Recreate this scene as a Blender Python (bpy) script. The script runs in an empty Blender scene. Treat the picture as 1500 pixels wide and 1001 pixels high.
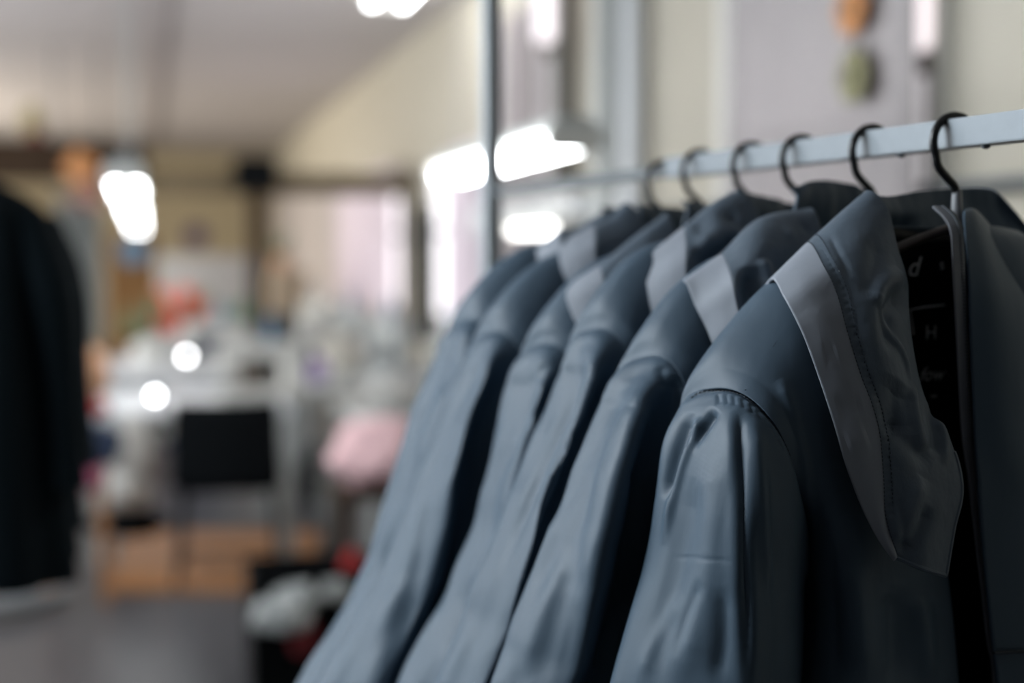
import bpy, bmesh, math, random
import numpy as np
from mathutils import Vector, Matrix, noise
random.seed(7)
C = bpy.context.scene.collection
SC = bpy.context.scene
PI = math.pi

# ------------------------------------------------------------------ camera
CAMZ = 1.48
YAW = math.radians(14.4)       # camera heading, right of the room's long axis
PITCH = math.radians(3.366)
FPX = 50/36*1500
cd = bpy.data.cameras.new('camera'); cam = bpy.data.objects.new('camera', cd); C.objects.link(cam)
cd.lens = 50; cd.sensor_width = 36; cd.clip_start = .05; cd.clip_end = 100
cam.location = (0, 0, CAMZ)
cam.rotation_euler = (PI/2-PITCH, 0, -YAW)
cd.dof.use_dof = True; cd.dof.focus_distance = 1.13; cd.dof.aperture_fstop = 1.8
SC.camera = cam

# ------------------------------------------------------------------ world, exposure, big lights
SC.view_settings.view_transform = 'Standard'; SC.view_settings.look = 'None'
SC.view_settings.gamma = 1; SC.view_settings.use_curve_mapping = False
SC.view_settings.exposure = 0.55
SC.cycles.use_denoising = True
SC.cycles.max_bounces = 6; SC.cycles.diffuse_bounces = 2; SC.cycles.glossy_bounces = 3
SC.cycles.transmission_bounces = 4; SC.cycles.transparent_max_bounces = 6
SC.cycles.sample_clamp_indirect = 6
w = bpy.data.worlds.new('world'); SC.world = w; w.use_nodes = True
w.node_tree.nodes['Background'].inputs[0].default_value = (.75, .86, 1, 1)
w.node_tree.nodes['Background'].inputs[1].default_value = .3

def area(name, loc, aim, sx, sy, power, col):
    l = bpy.data.lights.new(name, 'AREA'); l.shape = 'RECTANGLE'; l.size = sx; l.size_y = sy
    l.energy = power; l.color = col
    o = bpy.data.objects.new(name, l); C.objects.link(o); o.location = loc
    o.rotation_euler = (Vector(aim)-Vector(loc)).to_track_quat('-Z', 'Y').to_euler()
    return o
# unseen key light added over the aisle, aimed at the jackets
area('aisle_key_light', (-2.0, 2.35, 3.0), (.55, 1.3, 1.25), 1.5, 1.5, 112, (.86, .94, 1))
# daylight of unseen left-wall windows, then an added warm fill
area('left_window_light', (-4.6, 3.8, 2.0), (1, 2.6, 1.3), 3.0, 1.9, 95, (.82, .92, 1))
area('left_window_light_far', (-4.6, 9.5, 2.0), (2, 9.5, 1.6), 4.5, 1.9, 190, (.92, .96, 1))
area('far_wall_warm_fill', (-4.6, 17, 2.0), (2, 17, 1.6), 5, 1.9, 340, (1, .92, .78))  # added fill that brightens and warms the far wall

# ------------------------------------------------------------------ placing helpers
fwd = Vector((math.sin(YAW)*math.cos(PITCH), math.cos(YAW)*math.cos(PITCH), -math.sin(PITCH)))
rgt = Vector((math.cos(YAW), -math.sin(YAW), 0)); upv = rgt.cross(fwd)
CAM = Vector((0, 0, CAMZ))
def ray(px, py): return fwd + rgt*((px-750)/FPX) - upv*((py-500.5)/FPX)
def on_y(px, py, Y):
    r = ray(px, py); return CAM + r*(Y/r.y)
def on_x(px, py, X):
    r = ray(px, py); return CAM + r*(X/r.x)
def on_z(px, py, Zh):
    r = ray(px, py); return CAM + r*((Zh-CAMZ)/r.z)
# rack frame: R along the rail (away), S across it (right)
H = math.radians(14.4-22.2)
R = Vector((math.sin(H), math.cos(H), 0)); S = Vector((math.cos(H), -math.sin(H), 0))
S0 = .848; RAILZ = 1.59
def rk(a, z, rho): return S*(S0+a) + R*rho + Vector((0, 0, z))
def lift(px, py, rho):
    r = ray(px, py); p = CAM + r*(rho/r.dot(R)); return p
def loc_(p): return (p.dot(S)-S0, p.z, p.dot(R))    # -> a, z, rho
def rail_rho(px):
    t = math.atan((px-750)/FPX)+math.radians(22.2); return S0/math.tan(t)

# ------------------------------------------------------------------ materials
def mat(name, col, rough=.6, metal=0, spec=.5, bump=None, var=None, emit=None, sheen=0, trans=0):
    m = bpy.data.materials.new(name); m.use_nodes = True
    nt = m.node_tree; b = nt.nodes['Principled BSDF']
    b.inputs['Base Color'].default_value = (*col, 1); b.inputs['Roughness'].default_value = rough
    b.inputs['Metallic'].default_value = metal; b.inputs['Specular IOR Level'].default_value = spec
    if sheen: b.inputs['Sheen Weight'].default_value = sheen
    tc = nt.nodes.new('ShaderNodeTexCoord')
    if var:
        n = nt.nodes.new('ShaderNodeTexNoise'); n.inputs['Scale'].default_value = var[0]; n.inputs['Detail'].default_value = 4
        nt.links.new(tc.outputs['Object'], n.inputs['Vector'])
        mx = nt.nodes.new('ShaderNodeMix'); mx.data_type = 'RGBA'
        mx.inputs[6].default_value = (*col, 1); mx.inputs[7].default_value = (*var[1], 1)
        nt.links.new(n.outputs['Fac'], mx.inputs[0]); nt.links.new(mx.outputs[2], b.inputs['Base Color'])
    if bump:
        prev = None
        for sc, st, dist, stretch in bump:
            mp = nt.nodes.new('ShaderNodeMapping'); mp.inputs['Scale'].default_value = stretch
            nt.links.new(tc.outputs['Object'], mp.inputs['Vector'])
            n = nt.nodes.new('ShaderNodeTexNoise'); n.inputs['Scale'].default_value = sc; n.inputs['Detail'].default_value = 5
            nt.links.new(mp.outputs[0], n.inputs['Vector'])
            bp = nt.nodes.new('ShaderNodeBump'); bp.inputs['Strength'].default_value = st; bp.inputs['Distance'].default_value = dist
            nt.links.new(n.outputs['Fac'], bp.inputs['Height'])
            if prev: nt.links.new(prev.outputs[0], bp.inputs['Normal'])
            prev = bp
        nt.links.new(prev.outputs[0], b.inputs['Normal'])
    if emit:
        b.inputs['Emission Color'].default_value = (*emit[0], 1); b.inputs['Emission Strength'].default_value = emit[1]
    return m
M = {}
CLOTH_BUMP = [(22, .16, .006, (1, 1, .3)), (70, .24, .0015, (1, 1, .4)), (1500, .2, .0003, (1, 1, 1))]
M['shell'] = mat('navy_nylon', (.053, .083, .115), .48, spec=.24, bump=CLOTH_BUMP, var=(9, (.058, .089, .123)))
M['facing'] = mat('grey_twill_facing', (.25, .275, .315), .6, spec=.35, bump=[(40, .3, .003, (1, 1, .6)), (1800, .3, .0003, (1, 1, 1))], var=(20, (.22, .24, .275)))
M['collar'] = mat('collar_nylon', (.078, .105, .135), .48, spec=.35, bump=[(30, .45, .006, (1, 1, .6)), (90, .25, .002, (1, 1, 1)), (1500, .25, .0003, (1, 1, 1))], var=(12, (.09, .118, .15)))
M['lining'] = mat('black_lining', (.0035, .0045, .006), .5, spec=.15, bump=[(20, .4, .006, (1, 1, .4))])
M['thread'] = mat('dark_thread', (.012, .02, .03), .7)
M['zip'] = mat('zip_tape_grey', (.17, .18, .205), .6, bump=[(900, .3, .0004, (1, 1, 1))])
M['print'] = mat('silver_print', (.9, .9, .9), .5)
M['hook'] = mat('black_plastic', (.008, .009, .010), .32, spec=.5)
M['neck'] = mat('grey_plastic', (.30, .31, .33), .4)
M['arm'] = mat('brown_plastic', (.08, .065, .06), .45)
M['steel'] = mat('painted_grey_steel', (.19, .215, .235), .45, metal=.2, bump=[(300, .15, .0006, (.2, .2, 1))], var=(60, (.16, .18, .20)))
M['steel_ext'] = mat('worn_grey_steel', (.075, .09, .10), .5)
M['steel_mid'] = mat('mid_grey_steel', (.40, .44, .47), .5)
M['steel_dark'] = mat('dark_steel', (.10, .115, .13), .45, metal=.3)
M['wall'] = mat('beige_wall_paint', (.44, .405, .335), .8, var=(1.2, (.40, .37, .305)), bump=[(30, .1, .003, (1, 1, 1))])
M['ceil'] = mat('ceiling_paint', (.60, .555, .555), .9, var=(.8, (.56, .525, .52)))
M['floor'] = mat('dark_linoleum', (.052, .052, .060), .34, spec=.5, var=(1.5, (.066, .064, .070)), bump=[(12, .05, .002, (1, 1, 1))])
M['curtain'] = mat('pink_white_curtain', (.42, .375, .37), .9, var=(3, (.36, .335, .33)))
M['curtain_white'] = mat('white_curtain', (.60, .555, .58), .9)
M['brown'] = mat('dark_brown_wood', (.040, .024, .014), .7, spec=.12, var=(8, (.055, .034, .02)))
M['tan'] = mat('tan_wood', (.16, .12, .065), .6, var=(6, (.14, .10, .05)))
M['board'] = mat('orange_plywood', (.42, .19, .07), .5, var=(5, (.30, .13, .045)))
M['white'] = mat('white_laminate', (.66, .68, .70), .35)
M['midgrey'] = mat('mid_grey_wrap', (.20, .215, .23), .6)
M['offwhite'] = mat('off_white_paint', (.62, .61, .57), .5)
M['umber'] = mat('umber_paint', (.16, .14, .115), .7)
M['greyw'] = mat('pale_grey_enamel', (.42, .44, .43), .4)
M['black'] = mat('black_fabric', (.004, .005, .006), .8, spec=.08)
M['coat'] = mat('black_coat_cloth', (.003, .006, .008), .8, spec=.06, bump=[(10, .4, .02, (1, 1, .2))])
M['pink'] = mat('pink_cloth', (.72, .47, .48), .85, bump=[(8, .5, .02, (1, 1, 1))])
M['red'] = mat('red_cloth', (.50, .02, .02), .7)
M['coral'] = mat('coral_petals', (.72, .12, .075), .7)
M['green'] = mat('leaf_green', (.12, .22, .13), .6)
M['olive'] = mat('olive_leaf', (.20, .19, .09), .6)
M['orange'] = mat('orange_cloth', (.50, .22, .08), .8)
M['peach'] = mat('peach_cloth', (.62, .34, .20), .8)
M['denim'] = mat('denim_blue', (.02, .035, .075), .8)
M['blue'] = mat('pale_blue_plastic', (.16, .27, .38), .5)
M['purple'] = mat('purple_cloth', (.32, .22, .45), .8)
M['tube'] = mat('lit_tube', (1, 1, 1), .4, emit=((.95, .98, 1), 16))
M['glint_ball'] = mat('glint_glow', (1, 1, 1), .4, emit=((.98, .98, 1), 22))
M['tube_soft'] = mat('dimmer_lit_tube', (1, 1, 1), .4, emit=((1, .98, .95), 5))
M['pane_sunny'] = mat('daylit_window_pane', (.8, .8, .8), .2, emit=((1, .96, 1), 1.3))
M['pane'] = mat('bright_window_pane', (.8, .8, .8), .2, emit=((.95, .93, .97), .28))

def sheer(m):      # thin cloth that lets the daylight behind it through
    nt = m.node_tree; b = nt.nodes['Principled BSDF']; o = nt.nodes['Material Output']
    t = nt.nodes.new('ShaderNodeBsdfTranslucent'); t.inputs[0].default_value = (.8, .74, .78, 1)
    x = nt.nodes.new('ShaderNodeMixShader'); x.inputs[0].default_value = .45
    nt.links.new(b.outputs[0], x.inputs[1]); nt.links.new(t.outputs[0], x.inputs[2]); nt.links.new(x.outputs[0], o.inputs[0])
M['curtain_sheer'] = mat('sheer_white_curtain', (.66, .61, .64), .9); sheer(M['curtain_sheer'])
# ------------------------------------------------------------------ object helpers
def link(name, me, m=None, parent=None):
    o = bpy.data.objects.new(name, me); C.objects.link(o)
    if m is not None and me is not None:
        me.materials.clear(); me.materials.append(m)
    if parent: o.parent = parent
    return o
def tag(o, label, cat, group=None):
    o['label'] = label; o['category'] = cat
    if group: o['group'] = group
    return o
def thing(name, label, cat, loc=(0, 0, 0), group=None):
    o = bpy.data.objects.new(name, None); C.objects.link(o); o.location = loc; o.empty_display_size = .05
    return tag(o, label, cat, group)
def keepchild(o, parent):
    o.parent = parent; o.matrix_parent_inverse = Matrix.Translation(-parent.location); return o
class MB:
    def __init__(s): s.bm = bmesh.new()
    def box(s, c, d, rz=0, bev=.0, mat4=None):
        r = bmesh.ops.create_cube(s.bm, size=1)
        m = (mat4 or Matrix.Translation(c) @ Matrix.Rotation(rz, 4, 'Z')) @ Matrix.Diagonal((*d, 1))
        bmesh.ops.transform(s.bm, matrix=m, verts=r['verts'])
        if bev:
            ed = list({e for v in r['verts'] for e in v.link_edges})
            bmesh.ops.bevel(s.bm, geom=ed, offset=bev, segments=2, affect='EDGES')
        return s
    def tube(s, pts, r, n=12, cap=True):
        pts = [Vector(p) for p in pts]; rs = r if isinstance(r, (list, tuple)) else [r]*len(pts)
        rings = []; t0 = (pts[1]-pts[0]).normalized()
        u = t0.orthogonal().normalized()
        for i, p in enumerate(pts):
            t = (pts[min(i+1, len(pts)-1)]-pts[max(i-1, 0)]).normalized()
            u = (u - t*u.dot(t)).normalized(); v = t.cross(u)
            rings.append([s.bm.verts.new(p+(u*math.cos(2*PI*k/n)+v*math.sin(2*PI*k/n))*rs[i]) for k in range(n)])
        for a, b in zip(rings, rings[1:]):
            for k in range(n): s.bm.faces.new((a[k], a[(k+1) % n], b[(k+1) % n], b[k]))
        if cap: s.bm.faces.new(rings[0][::-1]); s.bm.faces.new(rings[-1])
        return s
    def ball(s, c, r, sq=(1, 1, 1), seg=16):
        q = bmesh.ops.create_uvsphere(s.bm, u_segments=seg, v_segments=seg//2+2, radius=r)
        bmesh.ops.transform(s.bm, matrix=Matrix.Translation(c) @ Matrix.Diagonal((*sq, 1)), verts=q['verts']); return s
    def lump(s, c, d, seed=0, amp=.2, sub=3):
        q = bmesh.ops.create_icosphere(s.bm, subdivisions=sub, radius=1)
        for v in q['verts']:
            k = 1+amp*noise.noise(v.co*1.6+Vector((seed*7.1, seed, 0)))*2
            v.co = Vector((v.co.x*k*d[0]/2, v.co.y*k*d[1]/2, max(-.75, v.co.z*k)*d[2]/2/.88+d[2]*.02)) + Vector(c)
        return s
    def build(s, name, m, parent=None, smooth=True):
        bmesh.ops.recalc_face_normals(s.bm, faces=s.bm.faces)
        me = bpy.data.meshes.new(name); s.bm.to_mesh(me); s.bm.free()
        if smooth:
            me.shade_smooth()
            try: me.set_sharp_from_angle(angle=math.radians(35))
            except Exception: pass
        o = link(name, me, m)
        if parent: keepchild(o, parent)
        return o
def struct(o): o['kind'] = 'structure'; return o

def crom(P, n, closed=False):
    """Catmull-Rom along axis 0 of P (k,...,3) -> (n,...,3)"""
    P = np.asarray(P, float); k = len(P)
    if closed:
        t = np.linspace(0, k, n, endpoint=False); i = np.floor(t).astype(int); f = t-i
        g = lambda j: P[(i+j) % k]
    else:
        t = np.linspace(0, k-1, n); i = np.minimum(np.floor(t).astype(int), k-2); f = t-i
        E = np.concatenate([[2*P[0]-P[1]], P, [2*P[-1]-P[-2]]])
        g = lambda j: E[i+1+j]
    f = f.reshape((-1,)+(1,)*(P.ndim-1)); a, b, c, d = g(-1), g(0), g(1), g(2)
    return .5*((2*b)+(c-a)*f+(2*a-5*b+4*c-d)*f**2+(3*b-a-3*c+d)*f**3)
def normals(G, closed):
    du = np.gradient(G, axis=0)
    if closed: dv = (np.roll(G, -1, 1)-np.roll(G, 1, 1))/2
    else: dv = np.gradient(G, axis=1)
    n = np.cross(du, dv); return n/(np.linalg.norm(n, axis=2, keepdims=True)+1e-12)
def project(G):
    D = G-np.array(CAM); z = D@np.array(fwd)
    return 750+FPX*(D@np.array(rgt))/z, 500.5-FPX*(D@np.array(upv))/z
def creases(G, closed, strokes, outward):
    """press soft folds (px path, width m, depth m) into the surface; the path is first laid onto the surface"""
    N = normals(G, closed)
    if outward is not None:
        sgn = np.sign(np.sum(N*outward(G), axis=2, keepdims=True)); sgn[sgn == 0] = 1
        N = N*sgn
    X, Y = project(G); toC = np.array(CAM)-G; face = np.sum(N*toC, axis=2) > 0
    D = np.zeros(G.shape[:2])
    for path, wd, amp in strokes:
        n = max(6, int(sum(math.dist(p, q) for p, q in zip(path, path[1:]))/11))
        pp = crom(np.array(path, float)[:, None, :], n)[:, 0]
        pts = []
        for x, y in pp:
            d2 = (X-x)**2+(Y-y)**2+np.where(face, 0, 1e6); k = np.unravel_index(np.argmin(d2), d2.shape)
            if d2[k] < 400: pts.append(G[k])
        if len(pts) < 2: continue
        pts = np.array(pts, float)
        for _ in range(3): pts[1:-1] = (pts[:-2]+2*pts[1:-1]+pts[2:])/4
        pts = crom(pts, max(len(pts), 80)); L = len(pts); fl = G.reshape(-1, 3); best = np.full(len(fl), 1e9); tt = np.zeros(len(fl))
        for j, p in enumerate(pts):
            dd = ((fl-p)**2).sum(1); m = dd < best; best[m] = dd[m]; tt[m] = j/(L-1)
        fade = np.clip(np.minimum(tt, 1-tt)*5+.03, 0, 1)
        D += (amp*np.exp(-best/(2*wd*wd))*fade).reshape(D.shape)
    return G+N*D[..., None]
def drape(G, closed, amp, fx, fz, seed, fade=None):
    """long soft vertical folds, real relief"""
    N = normals(G, closed); out = G.copy(); nu, nv = G.shape[:2]
    for i in range(nu):
        for j in range(nv):
            p = G[i, j]; a = p@np.array(S); r = p@np.array(R)
            q = noise.noise(Vector((a*fx, r*fx, p[2]*fz+seed*3.7)))+.45*noise.noise(Vector((a*fx*2.7, r*fx*2.7, p[2]*fz*1.8+seed)))
            k_ = 1 if fade is None else min(1, (i/nu if fade == 'u' else j/nv)*8)
            out[i, j] = p+N[i, j]*amp*q*k_*k_
    return out
def grid_obj(name, G, m, parent, closed=False, thick=.0018):
    nu, nv = G.shape[:2]
    idx = np.arange(nu*nv).reshape(nu, nv); a = idx[:-1, :-1]; b = idx[:-1, 1:]; c = idx[1:, 1:]; d = idx[1:, :-1]
    F = np.stack([a, b, c, d], -1).reshape(-1, 4)
    if closed:
        F = np.concatenate([F, np.stack([idx[:-1, -1], idx[:-1, 0], idx[1:, 0], idx[1:, -1]], -1)])
    me = bpy.data.meshes.new(name); me.from_pydata(G.reshape(-1, 3).tolist(), [], F.tolist()); me.update(); me.shade_smooth()
    o = link(name, me, m)
    if parent: keepchild(o, parent)
    if thick:
        md = o.modifiers.new('thickness', 'SOLIDIFY'); md.thickness = thick; md.offset = 0
    return o

# ------------------------------------------------------------------ the room
def plane_box(name, c, d, m): return struct(MB().box(c, d).build(name, m, smooth=False))
XW = 2.05; XL = -5.0; YF = 24.0; YB = -.9; ZC = 3.2
plane_box('floor', ((XW+XL)/2, (YF+YB)/2, -.05), (XW-XL+.4, YF-YB+.4, .1), M['floor'])
plane_box('ceiling', ((XW+XL)/2, (YF+YB)/2, ZC+.05), (XW-XL+.4, YF-YB+.4, .1), M['ceil'])
plane_box('wall_right', (XW+.1, (YF+YB)/2, ZC/2), (.2, YF-YB+.4, ZC), M['wall'])
plane_box('wall_left', (XL-.1, (YF+YB)/2, ZC/2), (.2, YF-YB+.4, ZC), M['wall'])
plane_box('wall_far', ((XW+XL)/2, YF+.1, ZC/2), (XW-XL, .2, ZC), mat('tan_wall_paint', (.44, .37, .25), .8))
plane_box('wall_back', ((XW+XL)/2, YB-.1, ZC/2), (XW-XL, .2, ZC), mat('fill_cutting_dark', (.03, .028, .026), .8, spec=.1))  # unseen back wall, kept close and dark to cut fill on the jackets
# joint strip running along the ceiling
plane_box('trim_1', (.05, 12, ZC-.01), (.22, 23.5, .02), mat('ceiling_joint', (.50, .46, .46), .9))

# ------------------------------------------------------------------ right wall: windows, curtains, pipes
def wy(px, py=300): return on_x(px, py, XW).y
def zc_(X, Y): return X*math.sin(YAW)+Y*math.cos(YAW)
wn = 0
def window(px0, px1, z0=1.05, z1=2.75, sunny=False):
    """a window in the right wall: reveal frame, mullion, bright pane"""
    global wn; wn += 1
    y0, y1 = sorted((wy(px0), wy(px1)))
    fr = MB()
    for (yy, zz, dy, dz) in ((y0, (z0+z1)/2, .06, z1-z0), (y1, (z0+z1)/2, .06, z1-z0), ((y0+y1)/2, z0, y1-y0, .06), ((y0+y1)/2, z1, y1-y0, .06), ((y0+y1)/2, (z0+z1)/2, .04, z1-z0)):
        fr.box((XW-.02, yy, zz), (.05, dy, dz), bev=.004)
    w_ = struct(fr.build('window_%d' % wn, M['offwhite'], smooth=False))
    p = MB().box((XW-.012, (y0+y1)/2, (z0+z1)/2), (.008, y1-y0, z1-z0)).build('window_pane', M['pane_sunny' if sunny else 'pane']); p.parent = w_
    s = MB().box((XW-.09, (y0+y1)/2, z0-.05), (.18, y1-y0+.12, .04), bev=.006).build('window_sill', M['offwhite']); s.parent = w_
def curtain(name, px0, px1, z0, z1, m, label, waves, amp=.035, X=None, seed=0, group=None):
    X = X or XW-.12
    y0, y1 = sorted((on_x(px0, 300, X).y, on_x(px1, 300, X).y)); n = waves*10
    zs = np.linspace(z1, z0, 24); G = np.zeros((24, n, 3))
    for i, z in enumerate(zs):
        for j in range(n):
            t_ = j/(n-1); f = i/23
            G[i, j] = (X+amp*(.5+.5*f)*math.sin(t_*waves*2*PI+.5*noise.noise(Vector((t_*9, z*1.4, seed)))), y0+(y1-y0)*(t_+.012*noise.noise(Vector((t_*6, z*2, seed+3)))), z)
    o = grid_obj(name, G, m, None, thick=.003); tag(o, label, 'curtain', group)
    return o
window(1385, 1070); window(835, 735); window(720, 640, 1.05, 2.15, True); window(592, 512, 1.05, 2.2, True)
M['curtain_dusky'] = mat('dusky_pink_curtain', (.38, .335, .33), .9)
curtain('curtain', 1335, 1070, .25, 2.85, M['curtain'], 'pale pinkish curtain on the right wall behind the nearest hanger hooks', 9)
curtain('curtain', 786, 738, .3, 2.8, M['curtain_dusky'], 'dusky pink curtain on the right wall just right of the rack upright', 5)
curtain('curtain', 900, 828, .3, 1.60, M['curtain_white'], 'short pale curtain low on the wall behind the farthest jackets', 5)
curtain('curtain', 722, 655, .3, 2.18, M['curtain_sheer'], 'bright white curtain just left of the rack upright', 5)
curtain('curtain', 576, 488, .6, 2.25, M['curtain_sheer'], 'bright white curtain at mid length of the right wall, left of the dark hanging garment', 5)
curtain('curtain', 490, 400, .8, 2.4, M['curtain'], 'pinkish grey curtain at the far end of the right wall, beside the wooden column', 6)
# pipes on the wall
def wall_pipe(px, r, m, label):
    y = wy(px); o = MB().tube([(XW-r-.02, y, .0), (XW-r-.02, y, ZC-.002)], r, 16)
    for z in (.6, 1.7, 2.8): o.tube([(XW-r-.02, y, z-.015), (XW-r-.02, y, z+.015)], r*1.25, 16)
    o = o.build('wall_pipe', m); tag(o, label, 'pipe')
wall_pipe(915, .062, M['greyw'], 'grey vertical pipe on the beige wall above the fifth and sixth hangers')
wall_pipe(948, .05, M['white'], 'white vertical pipe on the beige wall, right of the grey one')
wall_pipe(842, .05, M['umber'], 'dark brownish vertical pipe rising behind the near end of the bright tube lamp')
o = MB().tube([(XW-.05, YB+.02, 1.66), (XW-.05, 12, 1.66)], .016, 10).build('heating_pipe', M['steel_dark']); tag(o, 'thin dark pipe running along the right wall behind the front hanger', 'pipe')
# ornaments pinned to the near curtain
for px, py, m, lab, mm in ((1247, 12, M['orange'], 'small orange fabric ornament pinned high on the near curtain', M['brown']), (1250, 112, M['olive'], 'small olive and brown ornament hanging on the near curtain', M['brown'])):
    p = on_x(px, py, XW-.17); t = thing('hanging_ornament', lab, 'ornament', p)
    k = MB()
    for a in range(6): k.ball(p+Vector((0, .045*math.cos(a*PI/3), .045*math.sin(a*PI/3))), .034, (.5, 1, 1), 10)
    k.build('petals', m, t); MB().ball(p, .03, (.8, 1, 1), 10).build('centre', mm, t)
    MB().tube([p+Vector((0, 0, .05)), p+Vector((.02, 0, .22))], .006, 8).build('string', mm, t)
o = MB(); yb = wy(905); ye = wy(738); o.box((XW-.11, (yb+ye)/2, 1.70), (.20, abs(ye-yb), .15), bev=.01)
o = o.build('wall_box', M['white']); tag(o, 'long white cable box on the right wall above the farthest jackets', 'wall box')

M['soft'] = mat('soft_lit_cover', (.9, .85, .88), .5, emit=((1, .90, .93), .75))
for px, pyb, lab in ((1357, 70, 'glowing pinkish vertical wall lamp at the top above the second hanger'), (806, 60, 'glowing pale vertical wall lamp at the top above the bright tube lamp')):
    p = on_x(px, pyb, XW-.05 if px > 1000 else XW-.2); t = thing('wall_lamp', lab, 'lamp', p)
    MB().tube([p+Vector((-.02, 0, 0)), p+Vector((-.02, 0, .62))], [.028 if px > 1000 else .05]*2, 16).build('lit_cover', M['soft'], t)
    MB().box(p+Vector((.02, 0, -.04)), (.06 if px > 1000 else .10, .05, .06), bev=.004).build('lamp_base', M['umber'], t)
# ------------------------------------------------------------------ tube lamps
def tube_lamp(label, X, y0, y1, z, sep=.09, hung=True, group=None, rodtop=ZC, cat='lamp', tubes=True):
    t = thing('tube_lamp', label, cat, (X, (y0+y1)/2, z+.05), group)
    h = MB().box((X, (y0+y1)/2, z+.045), (sep+.03, y1-y0+.06, .03), bev=.008)
    h.build('housing', M['greyw'], t)
    for s in (-1, 1):
        MB().tube([(X+s*sep/2, y0, z), (X+s*sep/2, y1, z)], .015, 12).build('tube', M['tube_soft'] if 'small' in label else M['tube'], t)
    for yy in (y0-.015, y1+.015):
        MB().box((X, yy, z+.012), (sep+.06, .03, .06), bev=.004).build('end_cap', M['offwhite'], t)
    if hung:
        for yy in (y0+.12, y1-.12):
            MB().tube([(X, yy, z+.06), (X, yy, rodtop)], .0022, 6).build('suspension_wire', M['greyw'], t)
    return t
tube_lamp('bright twin tube lamp crossing behind the rack upright', .95, 3.15, 4.5, 1.742, .07)
tube_lamp('small bright tube lamp low on the right, just above the farthest jackets', 1.66, 5.55, 6.3, 1.605, .07)
tube_lamp('twin tube lamp on the ceiling at the top edge of the picture', 1.53, 7.3, 9.2, ZC-.075, .2, hung=False)
for i, y in enumerate((5.0, 7.3, 9.8, 12.6)):
    tube_lamp(['nearest lamp of the row hanging over the white tables', 'second lamp of the row hanging over the white tables', 'third lamp of the row hanging over the white tables', 'farthest lamp of the row hanging over the white tables'][i], -.07, y, y+1.5, 1.752, .08, group='lamps in a row over the tables')
# lamps of the same kind on the ceiling outside the frame, over and left of the rack
for i, (x, y) in enumerate(((-1.9, 1.9), (-3.2, 5.0))):
    tube_lamp(['ceiling tube lamp over the aisle left of the rack, outside the frame', 'ceiling tube lamp near the left windows, outside the frame'][i], x, y, y+1.5, ZC-.075, .16, hung=False)

# ------------------------------------------------------------------ far structures
YB_ = 11.0
def bx_px(mb, px0, px1, py0, py1, Y, depth, bev=.004):
    a = on_y(px0, py0, Y); b = on_y(px1, py1, Y); return mb.box(((a.x+b.x)/2, Y+depth/2, (a.z+b.z)/2), (abs(b.x-a.x), depth, abs(b.z-a.z)), bev=bev)
pa = on_y(215, 250, YB_); pb = on_y(215, 283, YB_)
struct(MB().box(((XW+pa.x)/2, YB_+.08, (pa.z+pb.z)/2), (XW-pa.x, .16, pa.z-pb.z), bev=.005).build('trim_2', M['tan']))
pc = on_y(215, 208, YB_); pd = on_y(215, 266, YB_)
struct(MB().box(((XL+pc.x)/2, YB_+.08, (pc.z+pd.z)/2), (pc.x-XL, .22, pc.z-pd.z), bev=.005).build('trim_3', M['brown']))
t = thing('wooden_column', 'dark wooden column with a wide head under the tan beam', 'column', Vector((on_y(378, 300, 10.8).x, 10.85, 0)))
pp = on_y(378, 262, 10.8)
bx_px(MB(), 364, 393, 262, 560, 10.8, .14).build('shaft', M['brown'], t)
bx_px(MB(), 344, 408, 228, 280, 10.70, .30, .02).build('column_head', M['black'], t)
def cloth_bundle(name, label, cat, px, py, Y, wpx, hpx, m, seed=0, group=None, amp=.22, sub=3, zb=None):
    c = on_y(px, py, Y); s = zc_(c.x, Y)/FPX
    if zb is not None: c.z = zb+hpx*s*.40
    o = MB().lump(c, (wpx*s, wpx*s*.8, hpx*s), seed, amp, sub).build(name, m); tag(o, label, cat, group); return o
cloth_bundle('cloth_bundle', 'orange cloth bundle hanging on the dark beam at the left', 'cloth', 120, 248, 10.9, 46, 46, M['orange'], 1)
cloth_bundle('cloth_bundle', 'reddish brown cloth under the orange bundle at the dark beam', 'cloth', 128, 284, 10.9, 40, 50, mat('rust_cloth', (.22, .11, .08), .8), 2)
cloth_bundle('cloth_bundle', 'small dark red bundle at the left end of the dark beam', 'cloth', 52, 206, 11.08, 28, 24, mat('maroon_cloth', (.18, .04, .04), .8), 3)
cloth_bundle('cloth_bundle', 'yellowish paper bundle standing on the dark beam at far left', 'cloth', 46, 180, 11.1, 30, 50, mat('straw_cloth', (.40, .33, .17), .8), 4)
t = None
# pale pleated curtain, brown panel and small things against the far wall
def far_curtain(px0, px1, py0, py1, Y, m, label, waves):
    a = on_y(px0, py0, Y); b = on_y(px1, py1, Y); n = waves*8; G = np.zeros((12, n, 3))
    for i in range(12):
        for j in range(n):
            G[i, j] = (a.x+(b.x-a.x)*j/(n-1), Y+.07*math.sin(j/(n-1)*waves*2*PI), a.z+(b.z-a.z)*i/11)
    o = grid_obj('curtain', G, m, None, thick=.004); tag(o, label, 'curtain')
    r_ = MB().tube([(min(a.x, b.x)-.05, Y, a.z+.01), (max(a.x, b.x)+.05, Y, a.z+.01)], .014, 8)
    for x in (a.x, b.x): r_.tube([(x, Y, a.z+.01), (x, Y, ZC)], .008, 8)
    r_.build('curtain_rod', M['steel_dark'], o)
far_curtain(84, 150, 292, 505, 12.2, mat('grey_green_curtain', (.55, .58, .56), .9), 'grey-green pleated curtain at the far left, beside the black coats', 9)
o = bx_px(MB(), 158, 232, 345, 640, 12.0, .08); o = o.build('brown_panel', mat('brown_hardboard', (.20, .09, .018), .6)); tag(o, 'brown hardboard panel standing behind the near lamp row', 'panel')
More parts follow.
